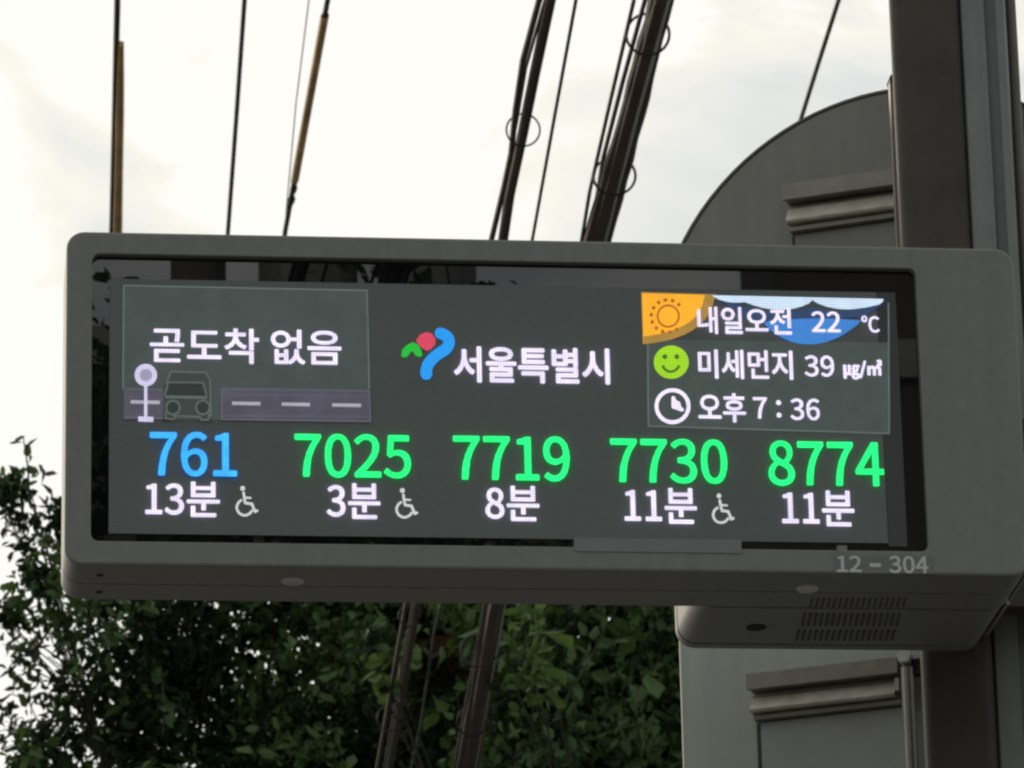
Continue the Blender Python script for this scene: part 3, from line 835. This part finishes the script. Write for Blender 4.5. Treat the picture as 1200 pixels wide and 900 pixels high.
# ------------------------------------------------------------------ trees
def tree(name, label, base, clumps, n_leaf, size, mats, weights, seed, trunk_r=.14, twigs=()):
    rg = np.random.default_rng(seed)
    root = empty(name, (base[0], base[1], 0.12), label, 'tree', 'street trees under the cables')
    base = Vector(base)
    fork = Vector((base.x, base.y, base.z))
    # trunk and limbs
    b = MB()
    tr = [Vector((base.x + .10 * math.sin(z * .9 + seed), base.y + .08 * math.cos(z * .7), z)) for z in np.linspace(.12, base.z, 9)]
    b.tube(tr, [trunk_r * (1.25 - .07 * i) for i in range(9)], 10)
    for i, (c, r, wgt) in enumerate(clumps):
        c = Vector(c); s = tr[-1 - (i % 4)]
        mid = s.lerp(c, .5) + Vector((rg.normal(0, .15), abs(rg.normal(.35, .15)), -.2))
        pts = [s.lerp(mid, t).lerp(mid.lerp(c, t), t) for t in (0, .2, .4, .6, .8, 1.0)]
        b.tube(pts, [trunk_r * .18 * (1 - .15 * k) * min(1, .25 + r) for k in range(6)], 7)
        for k in range(4):
            q = c + Vector(rg.normal(0, 1, 3)) * r * .55
            st = pts[3 + k % 3]
            b.tube([st, st.lerp(q, .5) + Vector((0, 0, .04)), q], [.012 * min(1, .3 + r * 2), .008 * min(1, .3 + r * 2), .003], 5)
    b.build('trunk', 'bark', root, True)
    # leaves: folded little blades spread through the clumps
    tot = sum(w for _, _, w in clumps)
    P, KI = [], []
    pw = np.array(weights) / sum(weights)
    for c0, r0, wgt in clumps:
        n0 = int(n_leaf * wgt / tot)
        ns = max(3, int(4 + r0 * 18))                  # sprays of leaves inside each clump, some denser than others
        sc_ = rg.normal(0, 1, (ns, 3)); sc_ /= np.linalg.norm(sc_, axis=1)[:, None]
        sc_ = np.array(c0) + sc_ * (r0 * rg.uniform(.1, 1.0, ns) ** .5)[:, None]
        wt = rg.uniform(.3, 1.6, ns); wt /= wt.sum()
        for c, ww in zip(sc_, wt):
            nt = max(2, int(n0 * ww / 9)); r = r0 * rg.uniform(.28, .5)
            tw0 = rg.normal(0, .5, (nt, 3)) * r
            dirn = rg.normal(0, .6, (nt, 3)) + (c - np.array(c0)) / max(r0, .01) * .8 + np.array([0, 0, -.1])
            dirn /= np.linalg.norm(dirn, axis=1)[:, None]
            idx = np.repeat(np.arange(nt), 9)
            t = rg.uniform(0, .30, len(idx)) * min(1, r0 * 2.4)
            kd = rg.choice(len(mats), p=pw)
            KI.append(np.where(rg.uniform(0, 1, len(idx)) < .8, kd, rg.choice(len(mats), len(idx), p=pw)))
            P.append(c + tw0[idx] + dirn[idx] * t[:, None] + rg.normal(0, .022, (len(idx), 3)))
    for pts_, cnt in twigs:
        a_, b_ = np.array(pts_[0]), np.array(pts_[1])
        t = np.linspace(.1, 1, cnt)
        P.append(a_ + (b_ - a_) * t[:, None] + rg.normal(0, .006, (cnt, 3))); KI.append(np.full(cnt, min(1, len(mats) - 1)))
    P = np.concatenate(P); KI = np.concatenate(KI); n = len(P); n_tw = sum(c_ for _, c_ in twigs)
    s = size * np.clip(rg.lognormal(-.05, .30, n), .45, 1.4); wd = rg.uniform(.6, 1.15, n)
    s *= np.where(KI >= 2, 1.25, 1.0)
    if n_tw: s[-n_tw:] = size * 1.25
    ax = rg.normal(0, 1, (n, 3)) + np.array([0, 0, -.25]); ax /= np.linalg.norm(ax, axis=1)[:, None]
    up = rg.normal(0, .8, (n, 3)) + np.array([0, -.35, .5]); sd = np.cross(ax, up); sd /= np.linalg.norm(sd, axis=1)[:, None] + 1e-9
    nr = np.cross(sd, ax)
    # six-point leaf: stem, two shoulders, mid, two tips lobes
    tmpl = [(0, 0, 0), (.30, .24, .05), (.70, .23, .0), (1.0, 0, -.16), (.70, -.23, .0), (.30, -.24, .05)]
    V = np.empty((n, 6, 3))
    for k, (a, c, d) in enumerate(tmpl):
        V[:, k] = P + (ax * a + sd * (c * wd)[:, None] + nr * d) * s[:, None]
    V += rg.normal(0, .055, V.shape) * s[:, None, None]        # ragged, uneven blades
    me = bpy.data.meshes.new('crown')
    off = np.array(wloc(root))
    me.vertices.add(n * 6); me.vertices.foreach_set('co', (V.reshape(-1, 3) - off).ravel())
    base_i = np.arange(n)[:, None] * 6
    F = np.concatenate([base_i + np.array([0, 1, 2, 3]), base_i + np.array([0, 3, 4, 5])], 1).reshape(-1)
    me.loops.add(len(F)); me.loops.foreach_set('vertex_index', F)
    me.polygons.add(n * 2); me.polygons.foreach_set('loop_start', np.arange(n * 2) * 4)
    mi = KI
    for m in mats: me.materials.append(M[m])
    me.polygons.foreach_set('material_index', np.repeat(mi, 2))
    me.update(); me.validate()
    o = bpy.data.objects.new('crown', me); COL.objects.link(o); o.parent = root; o['kind'] = 'stuff'
    for pts_, cnt in twigs:
        MB().tube([pts_[0], Vector(pts_[0]).lerp(Vector(pts_[1]), .5) + Vector((.01, 0, 0)), pts_[1]], [.007, .005, .003], 5).build('twig', 'bark', root)
    return root

def cl(x, y, Y, r, w=None):
    return (tuple(at(x, y, Y)), r, (w if w else r ** 2.3))
rg0 = random.Random(11)
clA = [cl(40, 760, 25, .26, .024), cl(100, 740, 25.2, .36, .06), cl(60, 850, 25.3, .26, .03), cl(150, 870, 25.6, .26, .05), cl(170, 740, 25, .5), cl(275, 715, 25.5, .42), cl(365, 900, 25.2, .34), cl(195, 790, 25.2, .26, .04),
       cl(400, 760, 25.4, .6), cl(430, 880, 25.6, .55), cl(520, 800, 25.8, .6), cl(240, 950, 25.4, .6), cl(110, 985, 25.3, .4), cl(380, 1000, 25.6, .7), cl(560, 960, 26, .7),
       cl(38, 605, 24.8, .13, .010), cl(62, 640, 24.8, .13, .010), cl(4, 590, 24.8, .11, .012), cl(64, 595, 24.9, .08, .008), cl(60, 690, 24.9, .12, .012), cl(8, 720, 25, .08, .005), cl(180, 640, 25, .3),
       cl(240, 600, 25.3, .5), cl(420, 600, 25.5, .6), cl(560, 620, 25.8, .6), cl(30, 905, 25.2, .2, .05)]
twA = [(tuple(at(33, 600, 24.7)) and (tuple(at(33, 590, 24.7)), tuple(at(26, 512, 24.7))), 10), ((tuple(at(190, 860, 24.4)), tuple(at(187, 780, 24.4))), 10),
       ((tuple(at(50, 560, 24.7)), tuple(at(45, 545, 24.7))), 5)]
tA = at(330, 1000, 25.5)
tree('street_tree', 'dark tree with ragged edge and sky gaps, behind the blue numbered end of the display', (tA[0], 25.6, tA[2]), clA, 46000, .060,
     ['leaf_dark', 'leaf_mid', 'leaf_bright', 'leaf_rust'], [.54, .27, .18, .01], 3, twigs=twA)
clB = [cl(640, 760, 23.4, .42), cl(720, 770, 23.2, .42), cl(690, 850, 23.2, .42), cl(770, 830, 23.6, .4), cl(640, 885, 23.6, .36), cl(780, 930, 23.6, .5), cl(690, 960, 23.4, .5),
       cl(860, 820, 23.8, .5), cl(900, 940, 24, .6), cl(700, 640, 23.8, .5), cl(830, 660, 24, .5), cl(960, 780, 24.2, .6), cl(1030, 900, 24.3, .6), cl(610, 775, 20.6, .13, .010), cl(450, 770, 20.6, .10, .004)]
twB = [((tuple(at(650, 840, 22.6)), tuple(at(722, 712, 22.6))), 16)]
tB = at(760, 1010, 23.6)
tree('street_tree', 'fresh green broad leaved tree beside the grey route panel, below the display', (tB[0], 23.8, tB[2]), clB, 28000, .070,
     ['leaf_dark', 'leaf_mid', 'leaf_bright'], [.36, .30, .34], 8, .11, twigs=twB)
clC = [cl(rg0.uniform(330, 1000), rg0.uniform(720, 1060), rg0.uniform(29.5, 32), rg0.uniform(.6, .85)) for _ in range(16)] + [cl(500, 640, 30.5, .8), cl(700, 640, 31, .8), cl(400, 660, 31, .7)]
tC = at(560, 1060, 31)
tree('street_tree', 'darkest tree farther back, filling the gaps between the two nearer crowns', (tC[0], 31, tC[2]), clC, 26000, .10,
     ['leaf_dark', 'leaf_mid'], [.92, .08], 21, .16)
# one more tree behind the viewer; it shows as leaf specks mirrored in the bezel glass
def mirror_pt(x, y, Yv):
    p = at(x, y, Yv); return (p[0], 2 * YF - p[1], p[2])
clD = [(mirror_pt(112, 420, 20), .22, .08), (mirror_pt(110, 560, 20), .25, .1), (mirror_pt(480, 330, 20), .42, .2), (mirror_pt(470, 480, 20.5), .6, .3), (mirror_pt(220, 640, 20), .55, .3), (mirror_pt(330, 600, 20), .5, .3), (mirror_pt(420, 620, 20), .55, .3), (mirror_pt(560, 640, 20.4), .6, .3)]
tree('street_tree', 'small round tree on the pavement behind the viewer, mirrored in the display glass', (clD[2][0][0] + .6, clD[2][0][1], clD[2][0][2] - 1.2), clD, 5000, .085,
     ['leaf_dark', 'leaf_mid'], [.6, .4], 33, .10)

# ------------------------------------------------------------------ building behind the viewer, mirrored in the bezel glass
bz = 16.7
bl = empty('apartment_building', (6.0, -30.0, 0.0), 'low brick apartment building with parapet behind the viewer, mirrored in the display glass', 'building')
b = MB(); b.box(-14, 26, -42, -30, 0.0, bz); b.build('wall', 'wall', bl)
b = MB(); b.box(-14.1, 26.1, -42.1, -29.9, bz + .002, bz + .35); b.build('parapet', 'concrete', bl)
sx = mirror_pt(866, 320, 45.2)[0]
b = MB(); b.box(sx, sx + 7, -32.8, -31, bz + .36, bz + 4.2); b.build('added_roof_block', 'wall', bl)  # unseen dark block added so the right of the glass border mirrors black
me_w = None
for r_ in range(4):
    for c_ in range(10):
        x, z = -12 + c_ * 3.8, 1.2 + r_ * 3.3
        if me_w is None:
            b = MB(); b.box(x, x + 1.9, -30.03, -29.96, z, z + 1.5); o = b.build('window', 'glass', bl); me_w = o.data; x_0, z_0 = x, z
        else:
            o = bpy.data.objects.new('window', me_w); COL.objects.link(o); o.parent = bl; o.location = (x - x_0, 0, z - z_0)
